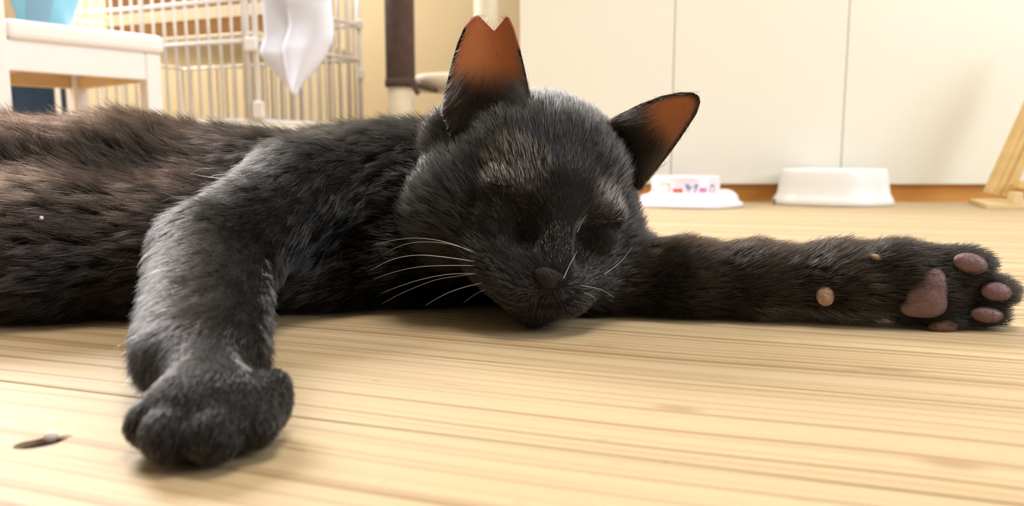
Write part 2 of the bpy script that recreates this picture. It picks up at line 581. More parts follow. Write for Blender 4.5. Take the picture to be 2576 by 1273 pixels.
# light blue tub standing on the chair seat
M_blue = mat('sky_blue_plastic', lin(140, 210, 235), 0.3, 0.03, 8)
M_bluegrey = mat('blue_grey_panel', lin(140, 182, 206), 0.45, 0.03, 8)
M_tanin = mat('tan_cloth_inside', lin(235, 205, 160), 0.8, 0.05, 30)
tcx = CHM @ Vector((.075, .125, zs + .0004))
tub = empty('blue_tub', tcx)
tag(tub, 'sky blue flared plastic tub standing on the child\'s chair', 'tub')
R1 = .048
prof = [(0, .002), (R1, .0006), (R1 * 1.06, .004), (R1 * 1.45, .07), (R1 * 1.75, .13), (R1 * 1.82, .132), (R1 * 1.80, .126), (R1 * 1.40, .07), (R1 * 1.0, .008), (0, .006)]
prof = [(r, z * .8) for r, z in prof]
o = from_bm('tub_wall', lathe_bm(prof, 64), M_blue, None, True)
o.location = tcx; bpy.context.view_layer.update(); o.parent = tub; o.matrix_parent_inverse = tub.matrix_world.inverted()


def tub_patch(name, t0, t1, z0, z1, material, tilt=0.0):
    bm = bmesh.new(); n = 10; g = []
    for j in range(7):
        z = z0 + (z1 - z0) * j / 6; r = R1 * (1.06 + (1.45 - 1.06) * (z - .004) / .066) * 1.012 if z < .07 else R1 * (1.45 + .30 * (z - .07) / .06) * 1.012
        g.append([bm.verts.new(tcx + Vector((r * math.sin(t0 + (t1 - t0) * k / n + tilt * j / 6), -r * math.cos(t0 + (t1 - t0) * k / n + tilt * j / 6), z * .8))) for k in range(n + 1)])
    for j in range(6):
        for k in range(n): bm.faces.new((g[j][k], g[j][k + 1], g[j + 1][k + 1], g[j + 1][k]))
    return from_bm(name, bm, material, tub, True)


tub_patch('grey_panel', .42, 1.0, .008, .12, M_bluegrey, .1)
tub_patch('cut_out', -.35, .20, .016, .11, M_tanin, -.2)

# navy box and white bin behind the chair
M_navy = mat('navy_fabric', (0.012, 0.035, 0.085), 0.8, 0.25, 30)
p = W(80, 300, 1.78)
nb = empty('storage_box', (p.x, 1.78, 0))
tag(nb, 'dark navy storage box seen under the chair', 'box')
zt = W(95, 150, 1.78).z
from_bm('box_body', box_bm((.16, .16, zt - .03), Matrix.Translation((W(80, 300, 1.78).x, 1.80, (zt - .03) / 2 + .0005)), .008, 2), M_navy, nb)
from_bm('box_lid', box_bm((.166, .166, .025), Matrix.Translation((W(80, 300, 1.78).x, 1.80, zt - .017)), .006, 2), M_navy, nb)

# ------------------------------------------------------------------ white wire cage
M_wire = mat('white_wire', lin(246, 240, 236), 0.4, 0.02, 10)
M_tray = mat('cream_tray', lin(240, 228, 205), 0.5, 0.02, 10)
YC = 1.41
cc = W(651, 300, YC)
cage = empty('wire_cage', (cc.x, cc.y, 0), 0)
tag(cage, 'tall white wire pet cage standing behind the sleeping cat', 'cage')
dl = Vector((-.93, .37, 0)).normalized()
dr = Vector((.37, .93, 0)).normalized()
zb = W(651, 305, YC).z; z1 = W(651, 101, YC).z; z2 = W(651, -6, YC).z; zt = 0.62
c0 = Vector((cc.x, cc.y, 0))
LL, LR = .50, .335
wires = []


def rod(name, a, b, r, n=8, parent=cage, material=M_wire):
    return from_bm(name, tube_bm([a, b], r, n), material, parent, True)


wr = .0029
wire_me = None
def wire_at(p):
    global wire_me
    if wire_me is None:
        bm = tube_bm([(0, 0, zb), (0, 0, zt)], wr, 8)
        wire_me = bpy.data.meshes.new('wire'); bm.to_mesh(wire_me); bm.free()
        wire_me.materials.append(M_wire)
        wire_me.polygons.foreach_set('use_smooth', [True] * len(wire_me.polygons))
    o = bpy.data.objects.new('wire', wire_me); COL.objects.link(o)
    o.parent = cage; o.matrix_parent_inverse = cage.matrix_world.inverted(); o.location = p


sp = .0262
k = 1
while k * sp < LL:
    wire_at(c0 + dl * (k * sp)); k += 1
k = 1
while k * sp < LR:
    wire_at(c0 + dr * (k * sp)); k += 1
for k in range(1, int(LR / (sp * 2))):           # far faces, seen through the near ones
    wire_at(c0 + dl * LL + dr * (k * sp * 2))
for k in range(1, int(LL / sp)):
    wire_at(c0 + dr * LR + dl * (k * sp))
for (a, b) in ((c0, c0 + dl * LL), (c0, c0 + dr * LR), (c0 + dl * LL, c0 + dl * LL + dr * LR), (c0 + dr * LR, c0 + dl * LL + dr * LR)):
    for z in (zb, z1, z2, zt):
        rod('rail', a + Vector((0, 0, z)), b + Vector((0, 0, z)), .0038 if z != zb else .005)
for p in (c0, c0 + dl * LL, c0 + dr * LR, c0 + dl * LL + dr * LR):
    rod('corner_post', p + Vector((0, 0, .035)), p + Vector((0, 0, zt)), .0052, 10)
# second frame bar and clips beside the near corner (door frame)
rod('door_post', c0 + dl * .016 + Vector((0, -.004, zb)), c0 + dl * .016 + Vector((0, -.004, zt)), .0042)
rod('door_post', c0 + dl * .262 + Vector((0, -.004, z1)), c0 + dl * .262 + Vector((0, -.004, zt)), .0042)
for (p, sz) in ((c0 + Vector((.003, -.006, zb + .02)), (.018, .012, .030)), (c0 + Vector((-.006, -.007, z1 - .008)), (.022, .010, .024)),
                (c0 + dr * LR + Vector((.004, -.006, z1 - .03)), (.014, .014, .022)), (c0 + dr * LR + Vector((0, -.006, z2 + .002)), (.020, .012, .018))):
    from_bm('clip', box_bm(sz, Matrix.Translation(p), .003, 2), M_wire, cage)
# tray under the wires, on casters
ctr = c0 + dl * LL / 2 + dr * LR / 2
Mt = Matrix.Translation((ctr.x, ctr.y, 0)) @ Matrix.Rotation(math.atan2(-dl.y, -dl.x), 4, 'Z')
from_bm('tray', box_bm((LL + .02, LR + .02, zb - .045), Mt @ Matrix.Translation((0, 0, .042 + (zb - .045) / 2)), .008, 2), M_tray, cage)
M_cast = mat('grey_caster', (.18, .18, .18), .6)
for sx in (-1, 1):
    for sy in (-1, 1):
        bm = bmesh.new(); bmesh.ops.create_cone(bm, cap_ends=True, segments=20, radius1=.021, radius2=.021, depth=.016)
        bmesh.ops.transform(bm, matrix=Mt @ Matrix.Translation((sx * (LL / 2 - .04), sy * (LR / 2 - .04), .0215)) @ Matrix.Rotation(math.pi / 2, 4, 'X'), verts=bm.verts)
        from_bm('caster', bm, M_cast, cage)
M_shelf = mat('pine_shelf', lin(240, 218, 176), .6, .12, 10, stretch=(1, 5, 5))
from_bm('shelf', box_bm((LL - .02, LR - .03, .014), Mt @ Matrix.Translation((0, .004, z1 + .012)), .002, 1), M_shelf, cage)
# cardboard box on the cage shelf
M_card = mat('brown_cardboard', lin(140, 98, 50), .8, .12, 9)
M_tape = mat('pale_tape', lin(214, 200, 172), .5, .05, 12)
cb = empty('cardboard_box', (ctr.x, ctr.y, z1 + .019))
tag(cb, 'brown cardboard box inside the wire cage', 'box')
from_bm('box_body', box_bm((.43, .20, .16), Mt @ Matrix.Translation((.0, .03, z1 + .0195 + .08)), .002, 1), M_card, cb)
from_bm('tape_strip', box_bm((.433, .203, .022), Mt @ Matrix.Translation((.0, .03, z1 + .0195 + .055)), .001, 1), M_tape, cb)

# ------------------------------------------------------------------ white cloth hanging on the cage
M_cloth = mat('white_cotton', lin(230, 231, 246), .85, .02, 30, bump=.1)
Yt = YC - .03


def cloth(pts_px, nrow, material, parent, dy, fold):
    """pts_px rows: list of (uL, uR, v) from top to bottom"""
    bm = bmesh.new(); g = []
    rows = catmull([(a, b, v) for a, b, v in pts_px], 5)
    for i, (a, b, v) in enumerate(rows):
        line = []
        for k in range(13):
            s = k / 12
            d = dy + fold * math.sin(s * 4.4 + i * .05) * .007 - .012 * math.sin(math.pi * s)
            line.append(bm.verts.new(W(a + (b - a) * s, v, Yt + d)))
        g.append(line)
    for r1, r2 in zip(g, g[1:]):
        for k in range(12): bm.faces.new((r1[k], r1[k + 1], r2[k + 1], r2[k]))
    o = from_bm('cloth_fold', bm, material, parent, True)
    md = o.modifiers.new('thickness', 'SOLIDIFY'); md.thickness = .0015
    return o


towel = empty('hanging_cloth', W(740, 235, Yt))
tag(towel, 'white cotton cloth hanging by one corner from the wire cage', 'cloth')
cloth([(690, 838, -110), (698, 836, -60), (712, 832, 0), (722, 834, 20), (728, 838, 60), (720, 838, 95), (712, 828, 120), (715, 812, 150), (722, 785, 185), (730, 758, 215), (738, 746, 238)], 0, M_cloth, towel, -.022, 1.0)
cloth([(652, 800, -110), (655, 800, -40), (660, 800, 0), (664, 800, 50), (666, 790, 90), (657, 780, 118), (656, 770, 135), (672, 765, 160), (698, 760, 190), (725, 752, 215), (739, 745, 234)], 0, M_cloth, towel, .004, .8)

# ------------------------------------------------------------------ cat tree
M_plush = mat('dark_brown_plush', lin(88, 68, 62), .95, .25, 60, bump=.5)
M_creamplush = mat('cream_plush', lin(240, 228, 205), .95, .05, 60, bump=.4)
YT = 1.62
tree = empty('cat_tree', W(1010, 300, YT).xy.to_3d())
tag(tree, 'cat tree with a dark brown plush post and cream posts behind the cat', 'cat tree')
px = W(1008, 200, YT).x
rpost = (W(1046, 100, YT) - W(972, 100, YT)).length / 2
z215 = W(1008, 212, YT).z


def cyl(name, x, y, z0, z1, r, material, n=32, bulge=0):
    prof = [(0, z0), (r * .96, z0), (r, z0 + .003), (r + bulge, (z0 + z1) / 2), (r, z1 - .003), (r * .96, z1), (0, z1)]
    bm = lathe_bm(prof, n)
    bmesh.ops.transform(bm, matrix=Matrix.Translation((x, y, 0)), verts=bm.verts)
    return from_bm(name, bm, material, tree, True)


cyl('post', px, YT, z215, .78, rpost, M_plush)
cyl('post_collar', px, YT, z215 - .006, z215 + .010, rpost * 1.08, M_plush)
cyl('cream_post', px, YT, .02, z215 - .006, rpost * .88, M_creamplush)
px2 = W(1223, 60, YT + .12).x
r2 = (W(1252, 60, YT + .12) - W(1192, 60, YT + .12)).length / 2
cyl('cream_post', px2, YT + .12, .02, .78, r2, M_creamplush)
# round cream perch between the posts
pz = W(1090, 195, YT + .02).z
pxx = W(1150, 200, YT + .06).x
bm = lathe_bm([(0, pz - .022), (.088, pz - .022), (.097, pz - .018), (.102, pz - .004), (.099, pz + .006), (.090, pz + .010), (.07, pz + .004), (0, pz)], 48)
bmesh.ops.transform(bm, matrix=Matrix.Translation((pxx, YT + .10, 0)), verts=bm.verts)
from_bm('perch', bm, M_creamplush, tree, True)
M_dk = mat('dark_bracket', (.06, .035, .02), .6)
p = W(1075, 222, YT + .01)
from_bm('bracket', box_bm((.045, .012, .008), Matrix.Translation(p) @ Matrix.Rotation(.25, 4, 'Y'), .002, 1), M_dk, tree)
p = W(1046, 226, YT - .03)
from_bm('strap_end', box_bm((.010, .008, .022), Matrix.Translation(p) @ Matrix.Rotation(-.5, 4, 'Y'), .002, 1), M_plush, tree)
from_bm('base_board', box_bm((.27, .36, .02), Matrix.Translation((px + .085, YT + .08, .0105)), .004, 2), M_plush, tree)

# ================================================================== the cat
# body: one continuous surface from smoothly blended shapes (surface nets)
PR = []          # primitives: dict(kind, ..., k, flow, length, lift, col)


def rc(a, b, ra, rb, k=.012, flow=(-1, 0, 0), L=.010, lift=.45, col=0, head=False):
    PR.append(dict(t='rc', a=np.array(a, float), b=np.array(b, float), ra=ra, rb=rb, k=k, flow=flow, L=L, lift=lift, col=col, head=head))


def el(c, r, k=.010, R=None, flow=(-1, 0, 0), L=.006, lift=.4, col=0, head=False):
    PR.append(dict(t='el', c=np.array(c, float), r=np.array(r, float), R=np.eye(3) if R is None else R, k=k, flow=flow, L=L, lift=lift, col=col, head=head))


def sdf(p, P):
    if p['t'] == 'rc':
        ba = p['b'] - p['a']
        h = np.clip(((P - p['a']) @ ba) / max(ba @ ba, 1e-12), 0, 1)
        q = P - p['a'] - h[..., None] * ba
        return np.sqrt((q * q).sum(-1)) - (p['ra'] + (p['rb'] - p['ra']) * h)
    q = (P - p['c']) @ p['R']
    a = q / p['r']
    k0 = np.sqrt((a * a).sum(-1)) + 1e-9
    b = a / p['r']
    k1 = np.sqrt((b * b).sum(-1)) + 1e-9
    return k0 * (k0 - 1) / k1


def bounds(p, m):
    if p['t'] == 'rc':
        r = max(p['ra'], p['rb']) + m
        return np.minimum(p['a'], p['b']) - r, np.maximum(p['a'], p['b']) + r
    r = p['r'].max() + m
    return p['c'] - r, p['c'] + r


def v3(x): return (x.x, x.y, x.z)


# ---- torso (lying on its side, chest toward the camera)
SH0 = dict(flow=(-.75, -.50, -.45), L=.012, lift=.28, col=3)
BF = dict(flow=(-.45, -.30, .85), L=.018, lift=.38, col=1)
T = [(-.52, .44, .050, .047), (-.40, .43, .050, .047), (-.285, .425, .048, .0435), (-.21, .425, .049, .0435), (-.145, .428, .046, .040), (-.085, .428, .048, .040), (-.04, .42, .051, .0385), (.005, .405, .052, .036)]
for i, (a, b) in enumerate(zip(T, T[1:])):
    f = dict(BF) if i < 4 else (dict(SH0) if i == 4 else dict(flow=(-1, -.1, .15), L=.014, lift=.42, col=0))
    rc(a[:3], b[:3], a[3], b[3], .012, **f)
T2 = [(-.52, .50, .047, .045), (-.38, .495, .048, .045), (-.22, .487, .047, .044), (-.10, .475, .045, .042), (-.03, .455, .048, .039)]
for a, b in zip(T2, T2[1:]):
    rc(a[:3], b[:3], a[3], b[3], .016, flow=(-1, .1, -.1), L=.016, lift=.4, col=1)
B = [(-.46, .375, .034, .031), (-.30, .367, .034, .031), (-.225, .373, .032, .030), (-.16, .385, .032, .030), (-.10, .398, .031, .029), (-.05, .410, .030, .028), (.0, .412, .028, .026)]
for a, b in zip(B, B[1:]):
    rc(a[:3], b[:3], a[3], b[3], .016, flow=(-1, -.3, .1), L=.015, lift=.4, col=1 if a[0] < -.15 else 2)
# haunch, hind leg and tail, outside the frame
el((-.50, .43, .060), (.075, .075, .055), .02, flow=(-1, 0, 0), L=.014, col=1)
rc((-.47, .37, .03), (-.40, .30, .022), .028, .019, .015, flow=(.4, -1, 0), L=.010, col=1)
rc((-.40, .30, .022), (-.47, .235, .016), .018, .0145, .012, flow=(-.5, -1, 0), L=.007, col=1)
rc((-.47, .235, .016), (-.44, .195, .014), .0145, .014, .01, flow=(.3, -1, 0), L=.005, col=1)
rc((-.56, .46, .04), (-.68, .42, .018), .020, .013, .015, flow=(-1, -.3, 0), L=.012, col=1)
rc((-.68, .42, .018), (-.80, .33, .013), .013, .010, .01, flow=(-.8, -.6, 0), L=.012, col=1)

# ---- near shoulder, upper arm, foreleg
SH = dict(flow=(-.75, -.50, -.45), L=.011, lift=.26, col=3)
rc((-.066, .415, .064), (-.104, .385, .057), .027, .0255, .014, **SH)
rc((-.104, .385, .057), (-.128, .338, .036), .025, .0225, .012, **SH)
LEG = dict(flow=(-.6, -.8, -.25), L=.0075, lift=.25, col=3)
LEGR = dict(flow=(-.30, -.85, -.38), L=.0075, lift=.22, col=2)  # right half browner: shade of that side put into hair colour
rc((-.134, .330, .0325), (-.1055, .238, .0150), .0200, .0125, .010, **LEG)
rc((-.124, .328, .031), (-.0900, .236, .0145), .0200, .0125, .010, **LEGR)
# paw
PF = dict(flow=(-.1, -.55, -.8), L=.0021, lift=.16, col=4)
pcx_, pcy_ = -.0815, .199
rc((-.0975, .236, .0135), (pcx_, pcy_ + .004, .0112), .0130, .0112, .008, **PF)
el((pcx_, pcy_ + .002, .0108), (.0176, .0145, .0112), .006, **PF)
for (dx, dy, z, r) in ((-.0140, -.0020, .0084, .0066), (-.0052, -.0105, .0086, .0074), (.0058, -.0105, .0086, .0074), (.0138, -.0030, .0084, .0064)):
    rc((pcx_ + dx * .8, pcy_ + dy + .010, .0125), (pcx_ + dx, pcy_ + dy, z), r * .85, r, .0011, **PF)
el((pcx_ + .0152, pcy_ + .009, .0115), (.0050, .0085, .0088), .0040, **PF)
# ---- far foreleg stretched to the right, pads toward the camera
AF = dict(flow=(1, -.05, .35), L=.0085, lift=.42, col=5)
A = [(-.01, .41, .028, .026), (.040, .383, .0200, .0190), (.085, .374, .0182, .0158), (.118, .369, .0180, .0152), (.155, .361, .0192, .0150), (.178, .356, .0200, .0155)]
for a, b in zip(A, A[1:]):
    rc(a[:3], b[:3], a[3], b[3], .010, **AF)
QF = dict(flow=(1, -.1, .05), L=.0055, lift=.40, col=6)


def pw(u, v, Y): return np.array(v3(W(u, v, Y)))


el(pw(2340, 722, .350), (.0200, .0115, .0185), .006, **QF)
el(pw(2255, 650, .350), (.0125, .0085, .0075), .006, **QF)
for (u, v, rx, rz) in ((2425, 668, .0125, .0080), (2490, 733, .0115, .0072), (2463, 787, .0115, .0070), (2368, 805, .0125, .0068)):
    el(pw(u, v, .3475), (rx, .0095, rz), .0035, **QF)

# ---- head: own axes x right, y up, z out of the face; centimetres
HC = np.array(v3(W(1348, 512, .376)))
YAW, HPIT, ROLL = math.radians(14), math.radians(10), math.radians(14)


def rotm(ax_, a):
    return np.array(Matrix.Rotation(a, 3, ax_))


R0h = np.array([[1, 0, 0], [0, 0, -1], [0, 1, 0]], float)         # local -> world: x->X, y->Z, z->-Y
RH = rotm('Y', ROLL) @ R0h @ rotm('Y', YAW) @ rotm('X', HPIT)
HS = .0105


def hw(x, y, z): return HC + RH @ (np.array([x, y, z], float) * HS)


def hd(x, y, z): return RH @ np.array([x, y, z], float)


HF = dict(flow='nose', head=True)


def hel(c, r, k=.010, L=.006, lift=.25, col=7, **kw):
    d = dict(HF); d.update(kw)
    el(hw(*c), np.array(r) * HS, k, RH, L=L, lift=lift, col=col, **d)


def hrc(a, b, ra, rb, k=.008, L=.005, lift=.25, col=7):
    rc(hw(*a), hw(*b), ra * HS, rb * HS, k, L=L, lift=lift, col=col, **HF)


hel((.1, .85, -1.0), (4.35, 4.05, 4.6), .010, .0075, .25, 7)                 # skull
hel((-3.35, -1.0, .1), (2.45, 2.6, 2.5), .014, .0095, .25, 8)             # cheeks
hel((3.0, -1.2, .3), (2.35, 2.5, 2.4), .014, .0095, .25, 8)
hel((0, -2.3, 3.0), (2.1, 1.6, 2.3), .012, .004, .2, 9)                  # muzzle
hel((-.95, -2.45, 4.35), (1.15, 1.0, 1.15), .006, .0035, .2, 9)          # whisker pads
hel((.95, -2.45, 4.35), (1.15, 1.0, 1.15), .006, .0035, .2, 9)
hel((-1.7, -1.9, 2.7), (1.5, 1.4, 1.6), .014, .005, .2, 9)
hel((1.7, -1.9, 2.7), (1.5, 1.4, 1.6), .014, .005, .2, 9)
hel((0, -3.45, 3.7), (1.15, .9, 1.15), .006, .004, .3, 9)                # chin
hrc((0, 1.6, 2.75), (0, -1.35, 4.75), 1.25, .78, .008, .0028, .14, 10)   # nose bridge
hel((-1.95, .95, 2.75), (1.25, .75, .95), .007, .004, .18, 7)            # brows
hel((1.95, .95, 2.75), (1.25, .75, .95), .007, .004, .18, 7)
hel((-1.95, -.25, 2.75), (1.2, .95, 1.0), .004, .0028, .15, 11)          # lids over the eyes
hel((1.95, -.25, 2.75), (1.2, .95, 1.0), .004, .0028, .15, 11)
# ear bases
el(W(1150, 345, .381), (.0160, .0130, .0140), .012, flow='nose', L=.008, lift=.35, col=12, head=True)
hel((2.9, 2.6, -2.2), (1.4, 1.4, 1.2), .010, .007, .4, 12)
NOSE = hw(0, -1.75, 5.6)


EYES = ([(1330, 592), (1322, 565), (1310, 535), (1288, 506), (1262, 487), (1246, 480)], [(1460, 602), (1478, 588), (1500, 580), (1528, 574), (1556, 571)])
CUT = []
MOUTH = [[(1365, 742), (1352, 765)], [(1352, 765), (1315, 772), (1270, 762), (1232, 738)], [(1352, 765), (1390, 768), (1430, 752), (1456, 728)]]

# ---- evaluate the blended field on a rectilinear grid
def axis(segs):
    out = []
    for a, b, h in segs:
        n = int(round((b - a) / h)); out.append(np.linspace(a, b, n, endpoint=False))
    return np.concatenate(out + [[segs[-1][1]]])


GX = axis([(-.83, -.30, .0045), (-.30, -.17, .0024), (-.17, -.035, .0017), (-.035, .10, .00125), (.10, .23, .0016)])
GY = axis([(.165, .30, .0017), (.30, .42, .0014), (.42, .57, .0036)])
GZ = axis([(-.006, .12, .0014), (.12, .15, .003)])
F = np.full((len(GX), len(GY), len(GZ)), .05, np.float32)
MARG = .028
for p in PR:
    lo, hi = bounds(p, MARG)
    i0, i1 = np.searchsorted(GX, lo[0]), np.searchsorted(GX, hi[0])
    j0, j1 = np.searchsorted(GY, lo[1]), np.searchsorted(GY, hi[1])
    k0, k1 = np.searchsorted(GZ, lo[2]), np.searchsorted(GZ, hi[2])
    if i1 <= i0 or j1 <= j0 or k1 <= k0: continue
    P = np.stack(np.meshgrid(GX[i0:i1], GY[j0:j1], GZ[k0:k1], indexing='ij'), -1)
    d = np.minimum(sdf(p, P), .05)
    f = F[i0:i1, j0:j1, k0:k1]
    h = np.maximum(p['k'] - np.abs(f - d), 0) / p['k']
    F[i0:i1, j0:j1, k0:k1] = np.minimum(f, d) - h * h * p['k'] * .25
def field(P):
    """trilinear value of the field at points"""
    out = []
    idx = []
    for g, c in ((GX, 0), (GY, 1), (GZ, 2)):
        i = np.clip(np.searchsorted(g, P[:, c]) - 1, 0, len(g) - 2)
        t = np.clip((P[:, c] - g[i]) / (g[i + 1] - g[i]), 0, 1); idx.append((i, t))
    (i, a), (j, b), (k, c) = idx
    v = 0
    for x in (0, 1):
        for y in (0, 1):
            for z in (0, 1):
                v = v + F[i + x, j + y, k + z] * (a if x else 1 - a) * (b if y else 1 - b) * (c if z else 1 - c)
    return v


def hit(u, v, y0=.17, y1=.45):
    """first point of the cat's surface along a sight line"""
    Y = np.linspace(y0, y1, 1200)
    a = W(u, v, y0); b = W(u, v, y1)
    P = np.array(v3(a))[None] + (np.array(v3(b)) - np.array(v3(a)))[None] * ((Y - y0) / (y1 - y0))[:, None]
    f = field(P)
    i = np.argmax(f < 0)
    return P[i] if f[i] < 0 else P[-1]


EYE3 = []
for e in EYES:
    e3 = [hit(u, v) for u, v in catmull(e, 3)]
    EYE3.append(e3)
    for a, b in zip(e3, e3[1:]): CUT.append((a, b, .0016, .0030))
for e in MOUTH:
    e3 = [hit(u, v) for u, v in catmull(e, 4)]
    for a, b in zip(e3, e3[1:]): CUT.append((a, b, .0008, .0020))
for (u, v, off, r) in ((1316, 568, .0050, .0042), (1472, 602, .0050, .0040)):
    q = hit(u, v); q = q + hd(0, 0, 1) * off
    CUT.append((q, q + hd(0, .3, 0) * .01, r, .012))
NOSE_C = hit(1386, 704)
BARE_SHEEN = [(hit(1300, 420), .0120), (hit(1530, 505), .0095), (hit(1402, 612), .0085)]
for a, b, r, k in CUT:
    lo, hi = np.minimum(a, b) - .01, np.maximum(a, b) + .01
    i0, i1 = np.searchsorted(GX, lo[0]), np.searchsorted(GX, hi[0])
    j0, j1 = np.searchsorted(GY, lo[1]), np.searchsorted(GY, hi[1])
    k0, k1 = np.searchsorted(GZ, lo[2]), np.searchsorted(GZ, hi[2])
    P = np.stack(np.meshgrid(GX[i0:i1], GY[j0:j1], GZ[k0:k1], indexing='ij'), -1)
    d = -sdf(dict(t='rc', a=a, b=b, ra=r, rb=r), P)
    f = F[i0:i1, j0:j1, k0:k1]
    h = np.maximum(k - np.abs(f - d), 0) / k
    F[i0:i1, j0:j1, k0:k1] = np.maximum(f, d) + h * h * k * .25
# rests on the floor: cut flat just above it
zc_ = (.0012 - GZ)[None, None, :]
F = np.maximum(F, np.broadcast_to(zc_, F.shape)).astype(np.float32)


def surface_nets(F, X, Y, Z):
    S = F < 0
    nx, ny, nz = F.shape
    cs = np.zeros((nx - 1, ny - 1, nz - 1), np.int8)
    for a in (0, 1):
        for b in (0, 1):
            for c in (0, 1):
                cs += S[a:nx - 1 + a, b:ny - 1 + b, c:nz - 1 + c]
    act = (cs > 0) & (cs < 8)
    idx = np.full(act.shape, -1, np.int64)
    ci, cj, ck = np.nonzero(act)
    idx[ci, cj, ck] = np.arange(len(ci))
    acc = np.zeros((len(ci), 3)); cnt = np.zeros(len(ci))
    cor = [(a, b, c) for a in (0, 1) for b in (0, 1) for c in (0, 1)]
    for A_ in cor:
        for ax_ in range(3):
            if A_[ax_]: continue
            B_ = list(A_); B_[ax_] = 1
            fa = F[ci + A_[0], cj + A_[1], ck + A_[2]]; fb = F[ci + B_[0], cj + B_[1], ck + B_[2]]
            m = (fa < 0) != (fb < 0)
            t = np.where(m, fa / np.where(m, fa - fb, 1), 0)
            pa = np.stack([X[ci + A_[0]], Y[cj + A_[1]], Z[ck + A_[2]]], -1)
            pb = np.stack([X[ci + B_[0]], Y[cj + B_[1]], Z[ck + B_[2]]], -1)
            acc += np.where(m[:, None], pa + (pb - pa) * t[:, None], 0); cnt += m
    V = acc / cnt[:, None]
    Q = []
    # x edges
    m = S[:-1, 1:-1, 1:-1] != S[1:, 1:-1, 1:-1]
    i, j, k = np.nonzero(m); s = S[i, j + 1, k + 1]
    q = np.stack([idx[i, j, k], idx[i, j + 1, k], idx[i, j + 1, k + 1], idx[i, j, k + 1]], -1); q[~s] = q[~s][:, ::-1]; Q.append(q)
    m = S[1:-1, :-1, 1:-1] != S[1:-1, 1:, 1:-1]
    i, j, k = np.nonzero(m); s = S[i + 1, j, k + 1]
    q = np.stack([idx[i, j, k], idx[i, j, k + 1], idx[i + 1, j, k + 1], idx[i + 1, j, k]], -1); q[~s] = q[~s][:, ::-1]; Q.append(q)
    m = S[1:-1, 1:-1, :-1] != S[1:-1, 1:-1, 1:]
    i, j, k = np.nonzero(m); s = S[i + 1, j + 1, k]
    q = np.stack([idx[i, j, k], idx[i + 1, j, k], idx[i + 1, j + 1, k], idx[i, j + 1, k]], -1); q[~s] = q[~s][:, ::-1]; Q.append(q)
    return V, np.concatenate(Q)


V, Q = surface_nets(F, GX, GY, GZ)


def np_mesh(name, V, Q):
    me = bpy.data.meshes.new(name)
    n = Q.shape[1]
    me.vertices.add(len(V)); me.vertices.foreach_set('co', V.astype(np.float32).ravel())
    me.loops.add(Q.size); me.loops.foreach_set('vertex_index', Q.astype(np.int32).ravel())
    me.polygons.add(len(Q)); me.polygons.foreach_set('loop_start', np.arange(0, Q.size, n, dtype=np.int32))
    me.polygons.foreach_set('use_smooth', np.ones(len(Q), bool))
    me.update(calc_edges=True)
    me.validate()
    return me


cat = empty('cat', (-.08, .40, 0))
tag(cat, 'sleeping black cat with a notched ear stretched out on the pine floor', 'cat')
M_skin = mat('black_undercoat', (.010, .008, .0075), .75, .2, 200, spec=.15)
body_me = np_mesh('body', V, Q)
body = link('body', body_me, M_skin, cat)
TN = np.zeros_like(V)
T1, T3 = Q[:, [0, 1, 2]], Q[:, [0, 2, 3]]
TRI = np.concatenate([T1, T3])
fn = np.cross(V[TRI[:, 1]] - V[TRI[:, 0]], V[TRI[:, 2]] - V[TRI[:, 0]])
for c in range(3): np.add.at(TN, TRI[:, c], fn)
TN /= np.linalg.norm(TN, axis=1, keepdims=True) + 1e-12

# ---- fur -----------------------------------------------------------------
#        colour classes (linear): root-to-tip constant per hair
FC = np.array([(.0040, .0034, .0032), (.0065, .0033, .0021), (.0055, .0040, .0034), (.0050, .0046, .0044), (.0050, .0042, .0040), (.0085, .0055, .0040),
               (.0032, .0026, .0024), (.0042, .0038, .0038), (.0050, .0044, .0042), (.0050, .0042, .0040), (.0036, .0032, .0032), (.0034, .0030, .0030), (.0036, .0030, .0028)])


def fields(P):
    """per point: blended flow, length, lift, colour from the shapes nearby"""
    n = len(P)
    D = np.stack([sdf(p, P) for p in PR], -1)
    D -= D.min(-1, keepdims=True)
    Wt = np.exp(-D / .0035); Wt /= Wt.sum(-1, keepdims=True)
    flow = np.zeros((n, 3)); L = np.zeros(n); lift = np.zeros(n); col = np.zeros((n, 3))
    rad = P - NOSE; rad /= np.linalg.norm(rad, axis=1, keepdims=True) + 1e-9
    up = hd(0, .35, -1.0); rad = rad * .75 + up * .45
    for i, p in enumerate(PR):
        w = Wt[:, i]
        if isinstance(p['flow'], str): flow += rad * w[:, None]
        else:
            f = np.array(p['flow'], float); flow += f / np.linalg.norm(f) * w[:, None]
        L += w * p['L']; lift += w * p['lift']; col += w[:, None] * FC[p['col']]
    return flow, L, lift, col


NH = 300000
e1, e2 = V[TRI[:, 1]] - V[TRI[:, 0]], V[TRI[:, 2]] - V[TRI[:, 0]]
ar = np.linalg.norm(np.cross(e1, e2), axis=1) / 2
cen = (V[TRI[:, 0]] + V[TRI[:, 1]] + V[TRI[:, 2]]) / 3
dens = np.ones(len(ar))
dens[cen[:, 0] < -.30] = .22
dens[(cen[:, 0] > -.035) & (cen[:, 2] > .0)] = 1.5
dens[cen[:, 1] > .45] *= .4
dens[cen[:, 2] < .0022] = 0
dens[(cen[:, 1] < .25)] *= 1.5
pr = ar * dens; pr /= pr.sum()
ti = rng.choice(len(ar), NH, p=pr)
u_, v_ = rng.random(NH), rng.random(NH)
sw = u_ + v_ > 1; u_[sw] = 1 - u_[sw]; v_[sw] = 1 - v_[sw]
w_ = 1 - u_ - v_
B3 = np.stack([w_, u_, v_], -1)
RP = (V[TRI[ti]] * B3[..., None]).sum(1)
RN = (TN[TRI[ti]] * B3[..., None]).sum(1); RN /= np.linalg.norm(RN, axis=1, keepdims=True)
flow, L, lift, colr = fields(RP)
